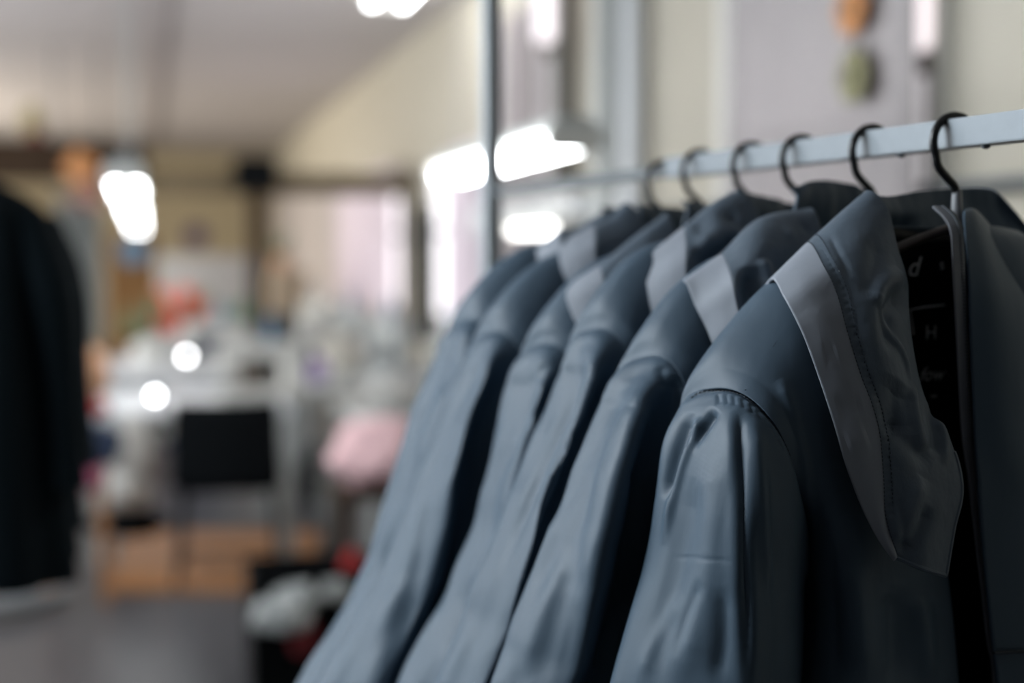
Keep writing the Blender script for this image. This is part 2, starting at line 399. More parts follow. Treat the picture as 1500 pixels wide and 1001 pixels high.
def disc_thing(name, label, cat, px, py, Y, rpx, m):
    c = on_y(px, py, Y); s = zc_(c.x, Y)/FPX
    o = MB().tube([c+Vector((0, .03, 0)), c-Vector((0, .03, 0))], rpx*s, 24).build(name, m); tag(o, label, cat)
disc_thing('round_basin', 'pale blue round basin hanging in front of the brown panel', 'basin', 195, 368, 11.97, 20, M['blue'])
disc_thing('wall_clock', 'dark violet round clock on the far beige wall', 'clock', 287, 346, 14, 17, mat('violet_black', (.06, .035, .075), .6))
# partition walls of the far offices, beige
bx_px(MB(), 395, 232, 375, 505, 14.2, .1).build('low_partition', mat('pale_grey_board', (.45, .43, .40), .8))
C.objects['low_partition']['kind'] = 'structure'; C.objects['low_partition'].name = 'trim_4'

# ------------------------------------------------------------------ work tables
def table(label, px0, px1, Yn, depth, z=.75, top=None, legm=None, aprons=True, group=None, wide_leg=False):
    a = on_y(px0, 600, Yn); b = on_y(px1, 600, Yn); x0, x1 = a.x, b.x
    t = thing('work_table', label, 'table', ((x0+x1)/2, Yn+depth/2, 0), group)
    MB().box(((x0+x1)/2, Yn+depth/2, z-.02), (x1-x0, depth, .04), bev=.006).build('tabletop', top or M['white'], t)
    for x in (x0+.04, x1-.04):
        for y in (Yn+.05, Yn+depth-.05):
            zb_ = .0225 if wide_leg else 0
            MB().box((x, y, (z-.04+zb_)/2), (.10 if wide_leg else .05, .05, z-.04-zb_), bev=.004).build('leg', legm or M['greyw'], t)
    MB().box(((x0+x1)/2, Yn+.06, z-.09), (x1-x0-.12, .02, .10), bev=.003).build('apron', M['greyw'], t)
    return t, x0, x1
table('nearest white work table, black chair pushed against it', 132, 428, 6.95, 1.15, wide_leg=True)
table('farther white work table behind the nearest one', 140, 352, 9.1, 1.6)
def sewing_machine(label, c, rot=0, m=None, s=1.0, group='sewing machines on the tables'):
    m = m or M['offwhite']; c = Vector(c)
    t = thing('sewing_machine', label, 'sewing machine', c, group)
    def B(o, d): return MB().box(c+Matrix.Rotation(rot, 3, 'Z') @ (Vector(o)*s), [q*s for q in d], rz=rot, bev=.012*s)
    B((0, 0, .025), (.46, .18, .05)).build('bed', m, t)
    B((.17, 0, .16), (.11, .15, .24)).build('pillar', m, t)
    B((-.02, 0, .255), (.40, .11, .09)).build('arm', m, t)
    B((-.17, 0, .17), (.08, .09, .12)).build('head', m, t)
    q = c+Matrix.Rotation(rot, 3, 'Z') @ (Vector((.245, 0, .235))*s); ax = Matrix.Rotation(rot, 3, 'Z') @ Vector((.02*s, 0, 0))
    MB().tube([q-ax, q+ax], .065*s, 18).build('handwheel', M['steel_dark'], t)
    q = c+Matrix.Rotation(rot, 3, 'Z') @ (Vector((-.17, 0, .09))*s); MB().tube([q, q-Vector((0, 0, .05*s))], .004, 6).build('needle', M['steel_dark'], t)
    q = c+Matrix.Rotation(rot, 3, 'Z') @ (Vector((.05, 0, .30))*s); MB().tube([q, q+Vector((0, 0, .03)), q+Vector((0, 0, .14*s))], [.028, .026, .012], 12).build('thread_cone', M['blue'], t)
    return t
def add_glint(label, px, py, Y, r=.012):  # added glowing balls stand in for bright reflections on the tables
    c = on_y(px, py, Y); t = thing('table_glint', label, 'lamp', c-Vector((0, 0, 0)))
    MB().ball(c, r, (1, 1, 1), 14).build('glint_ball', M['glint_ball'], t)
    k = c+Vector((0, .03, .025)); MB().tube([c+Vector((0, .004, .008)), k, k+Vector((0, .08, .03)), k+Vector((.02, .14, -.02)), Vector((c.x+.03, Y+.2, .76))], [.016, .012, .006, .006, .006], 10).build('glint_stalk', M['steel_dark'], t)
add_glint('small glowing ball added as a reflected glint at the middle of the nearest white table', 227, 580, 6.95)
add_glint('small glowing ball added as a reflected glint on the farther white table', 273, 522, 9.3, .014)
sewing_machine('pale sewing machine at the right end of the nearest white table', (on_y(385, 560, 7.4).x, 7.45, .75), .1)
sewing_machine('pale sewing machine on the farther white table', (on_y(315, 520, 9.8).x, 9.8, .75), .2)
# right-hand row along the wall
for i, y in enumerate((6.2, 8.0, 9.8, 11.7)):
    x0, x1 = .92, 1.85
    lab = ['first wall-side work table beyond the jackets', 'second wall-side work table beyond the jackets', 'third wall-side work table beyond the jackets', 'farthest wall-side work table'][i]
    t = thing('work_table', lab, 'table', ((x0+x1)/2, y+.6, 0), 'work tables along the right wall')
    MB().box(((x0+x1)/2, y+.6, .73), (x1-x0, 1.25, .04), bev=.006).build('tabletop', M['greyw'], t)
    for x in (x0+.04, x1-.04):
        for yy in (y+.05, y+1.15): MB().box((x, yy, .355), (.05, .05, .71), bev=.004).build('leg', M['greyw'], t)
    sewing_machine(['sewing machine on the first wall-side table', 'sewing machine on the second wall-side table', 'sewing machine on the third wall-side table', 'sewing machine on the farthest wall-side table'][i], (1.45, y+.55, .75), PI/2+.1*i, M['greyw'], 1.15, 'sewing machines along the right wall')
cloth_bundle('cloth_pile', 'pale grey pile of cloth on the first wall-side table', 'cloth', 575, 560, 6.6, 80, 60, mat('pale_grey_cloth', (.42, .41, .385), .9), 11, zb=.75)
cloth_bundle('cloth_pile', 'cream cloth pile farther along the wall-side tables', 'cloth', 500, 510, 9.0, 70, 60, mat('cream_cloth', (.48, .45, .39), .9), 12, zb=.75)
cloth_bundle('cloth_pile', 'white cloth pile at the far end of the wall-side tables', 'cloth', 462, 500, 12.0, 50, 50, mat('white_cloth', (.50, .50, .48), .9), 13, zb=.75)
cloth_bundle('cloth_bundle', 'small purple cloth between the tables', 'cloth', 458, 578, 8.4, 44, 36, M['purple'], 14, zb=.75)
cloth_bundle('dark_bag', 'dark bag behind the right end of the farther white table', 'bag', 404, 484, 12.8, 56, 40, M['black'], 15)
cloth_bundle('dark_bag', 'dark bag under the edge of the wall-side tables', 'bag', 462, 640, 8.6, 44, 90, M['black'], 16, zb=0)
# plants and small things
def plant(label, px, py, Y, wpx, m, mp, potpx=26, seed=0, zb=.75):
    c = on_y(px, py, Y); s = zc_(c.x, Y)/FPX; r = random.Random(seed); c.z = zb+potpx*s*.8+wpx*s*.45
    t = thing('potted_plant', label, 'plant', c-Vector((0, 0, wpx*s*.5)))
    b = c-Vector((0, 0, wpx*s*.45)); rr = potpx*s/2
    MB().tube([b-Vector((0, 0, rr*1.6)), b], [rr*.75, rr], 16).build('pot', mp, t)
    for k in range(26):
        a = r.uniform(0, 2*PI); l = wpx*s*r.uniform(.35, .55); e = b+Vector((math.cos(a)*l*r.uniform(.2, 1), math.sin(a)*l*.8, l*r.uniform(.5, 2.0)))
        bm = MB(); q = bmesh.ops.create_icosphere(bm.bm, subdivisions=1, radius=1)
        mtx = Matrix.Translation((b+e)/2+(e-b)*.22) @ (e-b).to_track_quat('Z', 'X').to_matrix().to_4x4() @ Matrix.Diagonal((l*.22, l*.05, l*.5, 1))
        bmesh.ops.transform(bm.bm, matrix=mtx, verts=q['verts']); bm.build('leaf', m if k % 3 else M['olive'] if m is not M['olive'] else M['green'], t)
    return t
plant('coral red flowering plant at the back of the white tables', 260, 462, 10.3, 100, M['coral'], M['greyw'], 44, 1)
plant('olive leafy plant left of the coral flowers', 205, 470, 10.3, 66, M['olive'], M['white'], 30, 2)
plant('dark green plant right of the coral flowers', 345, 458, 10.35, 62, M['green'], M['greyw'], 34, 3)
plant('small green plant high on the right beside the wooden column', 412, 368, 13.2, 34, M['green'], M['peach'], 26, 4, on_y(420, 395, 13).z)
cloth_bundle('cloth_bundle', 'white rounded cloth bundle beside the coral flowers', 'cloth', 222, 500, 9.9, 50, 44, M['offwhite'], 21, zb=.75)
o = bx_px(MB(), 398, 452, 395, 462, 13, .4, .02).build('cardboard_box', mat('pale_cardboard', (.50, .40, .28), .8)); tag(o, 'pale cardboard box on the far right below the small green plant', 'box')
o = bx_px(MB(), 394, 462, 462, 640, 13, .5, .02).build('cabinet', M['greyw']); tag(o, 'pale grey cabinet under the cardboard box at the far end', 'cabinet')
o = bx_px(MB(), 236, 330, 496, 655, 11.2, .35, .01).build('dark_cabinet', M['denim']); tag(o, 'dark blue low cabinet behind the farther table', 'cabinet')

# ------------------------------------------------------------------ black chair at the near table
def chair(c, rot, label):
    c = Vector(c); t = thing('work_chair', label, 'chair', c)
    Rm = Matrix.Rotation(rot, 3, 'Z')
    def B(o, d, bev=.015): return MB().box(c+Rm @ Vector(o), d, rz=rot, bev=bev)
    B((0, .05, .45), (.47, .44, .08), .03).build('seat', M['black'], t)
    # curved backrest
    G = np.zeros((10, 14, 3))
    for i in range(10):
        for j in range(14):
            u = j/13-.5; v = i/9
            p = c+Rm @ Vector((u*.47*(1-.06*v), -.20-.05*math.cos(u*PI)*1.0-.05*v, .45+.38*v)); G[i, j] = p
    grid_obj('backrest', G, M['black'], t, thick=.035)
    for sx in (-1, 1):
        for sy in (-1, 1):
            p = c+Rm @ Vector((sx*.20, .05+sy*.19, .42)); q = c+Rm @ Vector((sx*.225, .05+sy*.215, 0))
            MB().tube([p, q], .014, 10).build('leg', M['hook'], t)
    MB().tube([c+Rm @ Vector((-.21, -.15, .15)), c+Rm @ Vector((.21, -.15, .15))], .009, 8).build('stretcher', M['hook'], t)
pc = on_y(333, 700, 6.62)
chair((pc.x, 6.55, .0225), -.08, 'black work chair standing in front of the nearest white table')
# plywood board on the floor
q = [on_z(*p, 0) for p in ((182, 784), (468, 784), (462, 868), (160, 868))]
bm = MB(); v = [bm.bm.verts.new((p.x, p.y, z)) for z in (0, .022) for p in q]
for f in ((3, 2, 1, 0), (4, 5, 6, 7), (0, 1, 5, 4), (1, 2, 6, 5), (2, 3, 7, 6), (3, 0, 4, 7)): bm.bm.faces.new([v[i] for i in f])
o = bm.build('plywood_board', M['board'], smooth=False); tag(o, 'orange-brown plywood board lying on the dark floor in front of the chair', 'board')

# ------------------------------------------------------------------ pink cloth stand, crate with red and white things
p = on_z(560, 880, 0); p = Vector((.55, 5.2, 0))
c = on_y(566, 670, 5.45)
t = thing('low_stool', 'low dark stool carrying the pink cloth beyond the jackets', 'stool', (c.x, 5.45, 0))
zs = c.z-.11
MB().box((c.x, 5.45, zs-.015), (.42, .36, .03), bev=.006).build('seat', M['brown'], t)
for sx in (-1, 1):
    for sy in (-1, 1): MB().tube([(c.x+sx*.17, 5.45+sy*.14, zs-.03), (c.x+sx*.19, 5.45+sy*.16, 0)], .016, 10).build('leg', M['brown'], t)
cloth_bundle('pink_cloth', 'pale pink cloth heaped on the low stool behind the jacket sleeves', 'cloth', 566, 670, 5.45, 165, 92, M['pink'], 31, amp=.16, sub=4)
cc = on_z(470, 1015, 0)
x0, yy = cc.x, cc.y
t = thing('open_crate', 'black open crate on the floor at the foot of the jackets', 'crate', (x0, yy+.15, 0))
zt = on_y(450, 842, yy).z
MB().box((x0, yy+.16, .012), (.44, .34, .02), bev=.003).build('crate_floor', M['black'], t)
for (dx, dy, sx, sy) in ((0, 0, .44, .018), (0, .33, .44, .018), (-.22, .165, .018, .33), (.22, .165, .018, .33)):
    MB().box((x0+dx, yy+dy, zt/2), (sx, sy, zt), bev=.004).build('crate_side', M['black'], t)
def on_crate(name, label, px, py, w_, h_, m, seed, Y=None, cat='cloth'): return cloth_bundle(name, label, cat, px, py, Y or yy+.1, w_, h_, m, seed, sub=4)
MB().tube([(x0-.2, yy-.03, zt), (x0+.2, yy-.03, zt)], .02, 12).build('crate_rim', M['black'], t)
on_crate('white_bundle', 'white cloth bundle over the left corner of the black crate', 412, 905, 84, 48, M['greyw'], 41, yy-.10)
on_crate('white_bundle', 'second white bundle, above the first on the crate front', 438, 880, 70, 44, M['greyw'], 42, yy-.07)
on_crate('white_bundle', 'small white bundle next to the red cloth on the crate', 492, 866, 44, 34, M['greyw'], 43, yy-.05)
on_crate('red_cloth', 'bright red cloth standing up from the crate', 513, 836, 28, 44, M['red'], 44, yy+.02)
on_crate('red_cloth', 'red cloth edge above the small white bundle', 484, 852, 56, 22, M['red'], 45, yy+.05)
on_crate('red_cloth', 'dark red cloth hanging at the crate front', 446, 935, 38, 60, mat('dark_red_cloth', (.14, .006, .008), .8), 46, yy-.06)

# ------------------------------------------------------------------ stool with folded cloth, white bags, left
sc = on_y(112, 700, 6.4)
t = thing('wooden_stool', 'orange-brown wooden stool at the left under folded clothes', 'stool', (sc.x, 6.4, 0))
zt = on_y(112, 684, 6.4).z
MB().box((sc.x, 6.4, zt-.02), (.26, .30, .035), bev=.006).build('seat', M['board'], t)
for sx in (-1, 1):
    for sy in (-1, 1): MB().tube([(sc.x+sx*.10, 6.4+sy*.12, zt-.035), (sc.x+sx*.12, 6.4+sy*.14, 0)], .018, 10).build('leg', M['board'], t)
for px, py, wp, hp, m, lab in ((113, 664, 80, 44, M['black'], 'black folded cloth at the bottom of the stack on the stool'), (112, 627, 62, 36, mat('tan_cloth', (.50, .33, .22), .8), 'tan folded cloth in the middle of the stack'),
        (122, 598, 72, 26, M['red'], 'thin red cloth between the tan and peach cloths'), (118, 550, 78, 84, M['peach'], 'peach coloured cloth on top of the stack at the left')):
    cloth_bundle('folded_cloth', lab, 'cloth', px, py, 6.4, wp, hp, m, px, 'clothes stacked on the stool', .12)
cloth_bundle('denim_cloth', 'navy blue cloth drooping from the stool stack toward the bags', 'cloth', 150, 655, 6.3, 50, 66, M['denim'], 51)
cloth_bundle('pink_scarf', 'small magenta pink cloth below the navy cloth', 'cloth', 134, 702, 6.2, 30, 40, mat('magenta_cloth', (.30, .07, .13), .8), 52)
for px, py, wp, hp, lab in ((188, 660, 62, 90, 'upper white plastic bag under the nearest table'), (182, 720, 70, 60, 'lower white plastic bag under the nearest table')):
    cloth_bundle('white_bag', lab, 'bag', px, py, 6.9, wp, hp, M['offwhite'], px, 'white bags under the table', .2)
cloth_bundle('dark_bag', 'black bag on the floor under the white plastic bags', 'bag', 190, 768, 7.0, 100, 40, M['black'], 53)
a = on_z(-40, 918, 0); b = on_z(104, 885, 0)
MBt = MB().tube([a+Vector((0, 0, .045)), a.lerp(b, .3)+Vector((0, 0, .052)), a.lerp(b, .6)+Vector((0, 0, .045)), b+Vector((0, 0, .045))], [.030, .038, .036, .022], 16)
o = MBt.build('wrapped_roll', M['midgrey']); tag(o, 'pale wrapped roll lying on the floor below the black coats', 'roll')

# ------------------------------------------------------------------ black coats on a second rack, left
CY = 3.45; cx = on_y(-132, 400, CY).x
t = thing('garment_rack', 'dark rack at the left edge carrying the long black coats', 'garment rack', (cx, CY, 0))
MB().tube([(cx, CY-.4, 1.78), (cx, CY+1.1, 1.78)], .014, 12).build('hanging_rail', M['steel_dark'], t)
for yy_ in (CY-.4, CY+1.1):
    MB().tube([(cx, yy_, .05), (cx, yy_, 1.78)], .016, 12).build('upright_post', M['steel_dark'], t)
    MB().box((cx, yy_, .035), (.5, .03, .03), bev=.004).build('foot_bar', M['steel_dark'], t)
def coat(y, label, wd, seed):
    t = thing('long_coat', label, 'coat', (cx, y, .725), 'black coats on the left rack')
    prof = [(1.70, .07, .05), (1.685, .10, .07), (1.655, .17, .085), (1.61, .235, .095), (1.56, .265, .10), (1.45, .285, .11), (1.2, .30, .12), (.95, .315, .125), (.725, .335, .13)]
    G = np.zeros((len(prof), 40, 3))
    for i, (z, hw, hd) in enumerate(prof):
        for j in range(40):
            a = 2*PI*j/40; cs, sn = math.cos(a), math.sin(a)
            G[i, j] = (cx+wd*hw*math.copysign(abs(cs)**.8, cs), y+hd*math.copysign(abs(sn)**.8, sn), z)
    Gd = crom(G, 90); 
    for i in range(90):
        for j in range(40):
            a = 2*PI*j/40; q = .02*math.sin(a*7+seed+2*i/90)*min(1, i/30)
            Gd[i, j, 0] += q*math.cos(a); Gd[i, j, 1] += q*math.sin(a)
    grid_obj('coat_body', Gd, M['coat'], t, True, .004)
    for s in (-1, 1):
        pts = [(cx+s*wd*.245, y-.02, 1.575), (cx+s*wd*.30, y-.03, 1.4), (cx+s*wd*.325, y-.035, 1.2), (cx+s*wd*.335, y-.03, .95)]
        pts = [Vector(p) for p in crom(np.array(pts)[:, None, :], 16)[:, 0]]
        MB().tube(pts, [.05+.012*math.sin(i*.4) for i in range(16)], 16).build('sleeve', M['coat'], t)
    MB().tube([(cx-.07, y-.05, 1.70), (cx, y-.075, 1.715), (cx+.07, y-.05, 1.70), (cx+.08, y+.03, 1.70), (cx, y+.06, 1.715), (cx-.08, y+.03, 1.70)], .022, 10).build('coat_collar', M['coat'], t)
    h = thing('clothes_hanger', label.replace('long black coat', 'dark wire hanger of the long black coat'), 'hanger', (cx, y, 1.72), 'hangers on the left rack')
    pts = [(cx+.022*math.cos(a), y, 1.776+.0+.022*math.sin(a)) for a in np.linspace(-.2, 3.7, 16)]+[(cx, y, 1.735), (cx, y, 1.66)]
    MB().tube(pts, .003, 8).build('hook', M['steel_dark'], h)
coat(CY, 'long black coat nearest the camera on the left rack', 1.0, 0)
coat(CY+.32, 'long black coat second on the left rack, behind the nearest', 1.02, 2)
coat(CY+.62, 'long black coat third on the left rack', 1.0, 4)
# dark garment on the right wall
gy = on_x(640, 400, XW-.1).y
c = on_x(630, 300, XW-.18)
t = thing('hanging_garment', 'narrow dark garment hanging on the right wall, left of the rack upright', 'garment', (c.x, c.y, 1.0))
G = np.zeros((20, 24, 3)); zt = c.z; zb = on_x(630, 500, XW-.18).z
for i in range(20):
    v = i/19
    for j in range(24):
        a = 2*PI*j/24; hw = .10*(.35+.65*min(1, v*5)); G[i, j] = (c.x-.03+.07*math.cos(a), c.y+hw*1.4*math.sin(a)+.01*math.sin(a*5), zt+(zb-zt)*v)
grid_obj('garment_body', G, M['coat'], t, True, .003)
MB().tube([(c.x, c.y, zt), (c.x, c.y, zt+.06), (XW-.02, c.y, zt+.075)], .006, 8).build('peg', M['steel_dark'], t)

# ------------------------------------------------------------------ garment rack
RHO_POST = rail_rho(720)
def rb(mb, a0, a1, z0, z1, r0, r1, bev=.001):
    c = rk((a0+a1)/2, (z0+z1)/2, (r0+r1)/2)
    m4 = Matrix.Translation(c) @ Matrix(((S.x, R.x, 0, 0), (S.y, R.y, 0, 0), (0, 0, 1, 0), (0, 0, 0, 1)))
    return mb.box(c, (abs(a1-a0), abs(r1-r0), abs(z1-z0)), bev=bev, mat4=m4)
t = thing('garment_rack', 'grey steel garment rack with square rail carrying the row of blue-grey jackets', 'garment rack', rk(0, 0, 1.2))
rb(MB(), -.0125, .0125, RAILZ-.0125, RAILZ+.0125, .35, rail_rho(985)).build('hanging_rail', M['steel'], t)
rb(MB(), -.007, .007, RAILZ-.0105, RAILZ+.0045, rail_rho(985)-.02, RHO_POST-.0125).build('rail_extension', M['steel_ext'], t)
for r in (RHO_POST, .35-.0125):
    rb(MB(), -.014, .014, .09, 2.35, r-.0125, r+.0125).build('upright_post', M['steel_mid'], t)
    rb(MB(), -.30, .30, .065, .09, r-.0125, r+.0125).build('foot_bar', M['steel_mid'], t)
    for a in (-.27, .27):
        c = rk(a, .032, r)
        w_ = MB().tube([c-S*.011, c+S*.011], .031, 18); w_.build('wheel', M['hook'], t)
        rb(MB(), a-.006, a+.006, .03, .066, r-.006, r+.006).build('caster_stem', M['steel_dark'], t)
rb(MB(), -.0125, .0125, 2.35, 2.375, .337, RHO_POST+.0125).build('top_bar', M['steel_mid'], t)
rb(MB(), -.0125, .0125, .09, .115, .35, RHO_POST-.0125).build('bottom_bar', M['steel_dark'], t)
for px in (1445, 1322):
    rr = rail_rho(px); MB().ball(rk(-.004, RAILZ-.0135, rr), .0042, (1, 1, .7), 10).build('screw_head', M['steel_dark'], t)

# ------------------------------------------------------------------ jackets
HOOKPX = [1395, 1275, 1172, 1099, 1025, 972]
RHO = [rail_rho(p) for p in HOOKPX]
R1 = RHO[0]
def T(px, py, off):
    """a point of the front jacket: where it is seen and how far it stands out from the hanger -> (a, z, off)"""
    a, z, r = loc_(lift(px, py, R1-off)); return (a, z, off)
SLEEVE = [
 [(1005,590,-.035),(1048,570,.0),(1096,582,.035),(1140,632,.058),(1168,710,.05),(1180,800,.0),(1110,760,-.050),(1040,660,-.050)],
 [(990,610,-.035),(1040,586,.005),(1090,604,.045),(1142,650,.066),(1170,728,.056),(1180,812,0),(1104,775,-.052),(1030,672,-.052)],
 [(972,652,-.035),(1022,646,.012),(1078,652,.06),(1130,690,.073),(1166,760,.058),(1180,825,0),(1095,790,-.052),(1015,700,-.052)],
 [(961,738,-.035),(1012,738,.018),(1077,740,.074),(1128,755,.078),(1166,800,.058),(1176,845,0),(1090,820,-.052),(1005,770,-.052)],
 [(944,830,-.035),(1003,830,.022),(1080,830,.080),(1128,835,.076),(1164,850,.053),(1170,870,0),(1080,860,-.052),(985,845,-.052)],
 [(897,1001,-.035),(970,1001,.024),(1083,1001,.082),(1130,1001,.078),(1164,1001,.048),(1160,1005,-.01),(1060,1005,-.052),(940,1003,-.052)],
]
SL = np.array([[T(*p) for p in row] for row in SLEEVE])
low = []
for k, (dz, da, sc) in enumerate([(-.12, -.022, 1.0), (-.26, -.038, .95), (-.33, -.043, .80), (-.345, -.044, .68), (-.385, -.046, .68)]):
    r = SL[5].copy(); c = r.mean(0); r = c+(r-c)*np.array([sc, 1, sc]); r[:, 1] = SL[5][:, 1].mean()+dz; r[:, 0] += da; low.append(r)
SL = np.concatenate([SL, np.array(low)])
ZH = .74
def BT(*rows): return np.array([[T(*p) if len(p) == 3 and p[0] > 5 else p for p in row] for row in rows], float)
P = T
BODY_FRONT = BT(
 [(-.262,1.30,-.048),(-.235,1.335,-.052),(-.18,1.365,-.055),(-.125,1.39,-.055),(-.09,1.41,-.055)],
 [(1005,590,-.035),(-.243,1.375,-.042),(-.186,1.433,-.042),(-.125,1.462,-.042),(-.09,1.475,-.042)],
 [(1048,570,.0),(-.232,1.405,-.012),(-.183,1.4565,-.010),(-.125,1.487,-.01),(-.085,1.503,-.01)],
 [(1096,582,.035),(1124,530,.032),(1176,464,.030),(1232,415,.03),(1280,385,.03)],
 [(1140,632,.058),(1168,590,.054),(1215,550,.052),(1262,530,.048),(1305,515,.042)],
 [(1168,710,.050),(1200,700,.058),(1243,690,.058),(1292,690,.050),(1345,690,.042)],
 [(1180,800,.005),(1212,800,.05),(1256,800,.058),(1318,800,.052),(1380,800,.042)],
 [(1165,1001,.0),(1212,1001,.045),(1268,1001,.060),(1338,1001,.050),(1402,1001,.042)],
 [(-.245,.95,.0),(-.20,.95,.045),(-.135,.95,.060),(-.07,.95,.052),(-.012,.95,.042)],
 [(-.265,ZH,.0),(-.21,ZH,.045),(-.145,ZH,.060),(-.075,ZH,.052),(-.012,ZH,.042)])
BODY_BACK = np.array([
 [(-.085,1.503,-.01),(-.045,1.508,-.03),(0,1.508,-.038),(.045,1.508,-.03),(.085,1.503,-.01)],
 [(-.19,1.433,-.042),(-.09,1.47,-.05),(0,1.475,-.052),(.09,1.47,-.05),(.19,1.433,-.042)],
 [(-.262,1.30,-.048),(-.13,1.32,-.058),(0,1.32,-.058),(.13,1.32,-.058),(.262,1.30,-.048)],
 [(-.235,1.14,-.01),(-.12,1.14,-.055),(0,1.14,-.058),(.12,1.14,-.055),(.235,1.14,-.01)],
 [(-.245,.95,.0),(-.13,.95,-.05),(0,.95,-.058),(.13,.95,-.05),(.245,.95,.0)],
 [(-.265,ZH,.0),(-.14,ZH,-.05),(0,ZH,-.058),(.14,ZH,-.05),(.265,ZH,.0)]], float)
RIGHT_FRONT = BT(
 [(.262,1.30,-.048),(.235,1.335,-.052),(.18,1.365,-.055),(.125,1.39,-.055),(.09,1.41,-.055)],
 [(.256,1.36,-.035),(.243,1.375,-.042),(.186,1.433,-.042),(.125,1.462,-.042),(.09,1.475,-.042)],
 [(.248,1.372,.0),(.232,1.405,-.012),(.183,1.4565,-.010),(.125,1.487,-.01),(.085,1.503,-.01)],
 [(.244,1.35,.035),(.20,1.40,.032),(.14,1.45,.03),(.07,1.48,.025),(1408,345,.03)],
 [(.235,1.32,.058),(.19,1.35,.054),(.13,1.37,.052),(.06,1.38,.05),(1412,480,.045)],
 [(.225,1.25,.05),(.19,1.26,.058),(.13,1.26,.058),(.06,1.26,.05),(1424,680,.045)],
 [(.225,1.18,.005),(.19,1.18,.05),(.13,1.18,.058),(.07,1.18,.052),(1440,800,.045)],
 [(.225,1.08,.0),(.19,1.08,.045),(.13,1.08,.06),(.07,1.08,.05),(1460,1001,.045)],
 [(.245,.95,.0),(.20,.95,.045),(.135,.95,.060),(.08,.95,.052),(.028,.95,.045)],
 [(.265,ZH,.0),(.21,ZH,.045),(.145,ZH,.060),(.09,ZH,.052),(.036,ZH,.045)])
BACK_COLLAR = BT(
 [(1276,284,-.012),(1300,288,-.035),(1345,282,-.055),(1400,277,-.06),(1440,277,-.06),(1464,286,-.055),(1500,326,-.035),(1535,372,-.005)],
 [(1282,300,-.012),(1302,312,-.03),(1345,312,-.048),(1400,308,-.055),(1440,308,-.055),(1470,320,-.048),(1500,350,-.03),(1530,390,-.005)],
 [(-.085,1.500,-.01),(-.075,1.503,-.025),(-.045,1.503,-.04),(.0,1.503,-.046),(.03,1.503,-.044),(.055,1.50,-.038),(.08,1.498,-.025),(.088,1.495,-.01)])
RIGHT_LEAF = BT(
 [(1425,330,-.02),(1445,345,-.03),(1478,385,-.035),(1515,430,-.035)],
 [(1412,311,.018),(1430,312,.012),(1464,352,.006),(1500,404,.0)],
 [(1418,400,.052),(1450,400,.052),(1480,420,.045),(1515,445,.035)],
 [(1422,520,.062),(1470,520,.068),(1520,530,.06),(1560,540,.05)],
 [(1427,640,.068),(1480,650,.075),(1540,660,.068),(1590,670,.055)],
 [(1431,700,.070),(1500,735,.074),(1560,760,.07),(1590,775,.06)],
 [(1440,820,.068),(1505,830,.072),(1565,840,.068),(1600,850,.058)],
 [(1460,1001,.066),(1520,1001,.070),(1575,1001,.066),(1610,1001,.056)],
 [(.03,.95,.064),(.06,.95,.068),(.09,.95,.064),(.11,.95,.056)],
 [(.036,ZH+.01,.062),(.07,ZH+.01,.066),(.10,ZH+.01,.062),(.12,ZH+.01,.056)])
LINING = BT(
 [(1296,330,-.03),(1345,340,-.036),(1400,345,-.036),(1450,350,-.03)],
 [(1290,450,-.036),(1345,450,-.04),(1400,450,-.04),(1480,450,-.036)],
 [(1290,650,-.036),(1350,650,-.04),(1420,650,-.04),(1500,650,-.036)],
 [(1300,850,-.036),(1380,850,-.04),(1440,850,-.04),(1520,850,-.036)],
 [(-.20,1.02,-.04),(-.05,1.02,-.045),(.05,1.02,-.045),(.20,1.02,-.04)],
 [(-.23,ZH+.01,-.04),(-.05,ZH+.01,-.045),(.05,ZH+.01,-.045),(.23,ZH+.01,-.04)])
ZIP = BT(
 [(1366,303,.018),(1386,304,.018)],[(1384,322,.034),(1402,318,.034)],[(1393,345,.044),(1409,340,.044)],[(1396,400,.050),(1413,400,.050)],
 [(1400,480,.054),(1417,480,.054)],[(1404,560,.056),(1421,560,.056)],[(1409,640,.058),(1427,640,.058)],[(1418,700,.058),(1434,700,.058)],
 [(1427,780,.056),(1441,780,.056)],[(1437,860,.054),(1449,860,.054)],[(1446,940,.052),(1456,940,.052)],[(1455,1001,.052),(1463,1001,.052)],
 [(.020,.95,.052),(.030,.95,.052)],[(.028,ZH,.052),(.038,ZH,.052)])
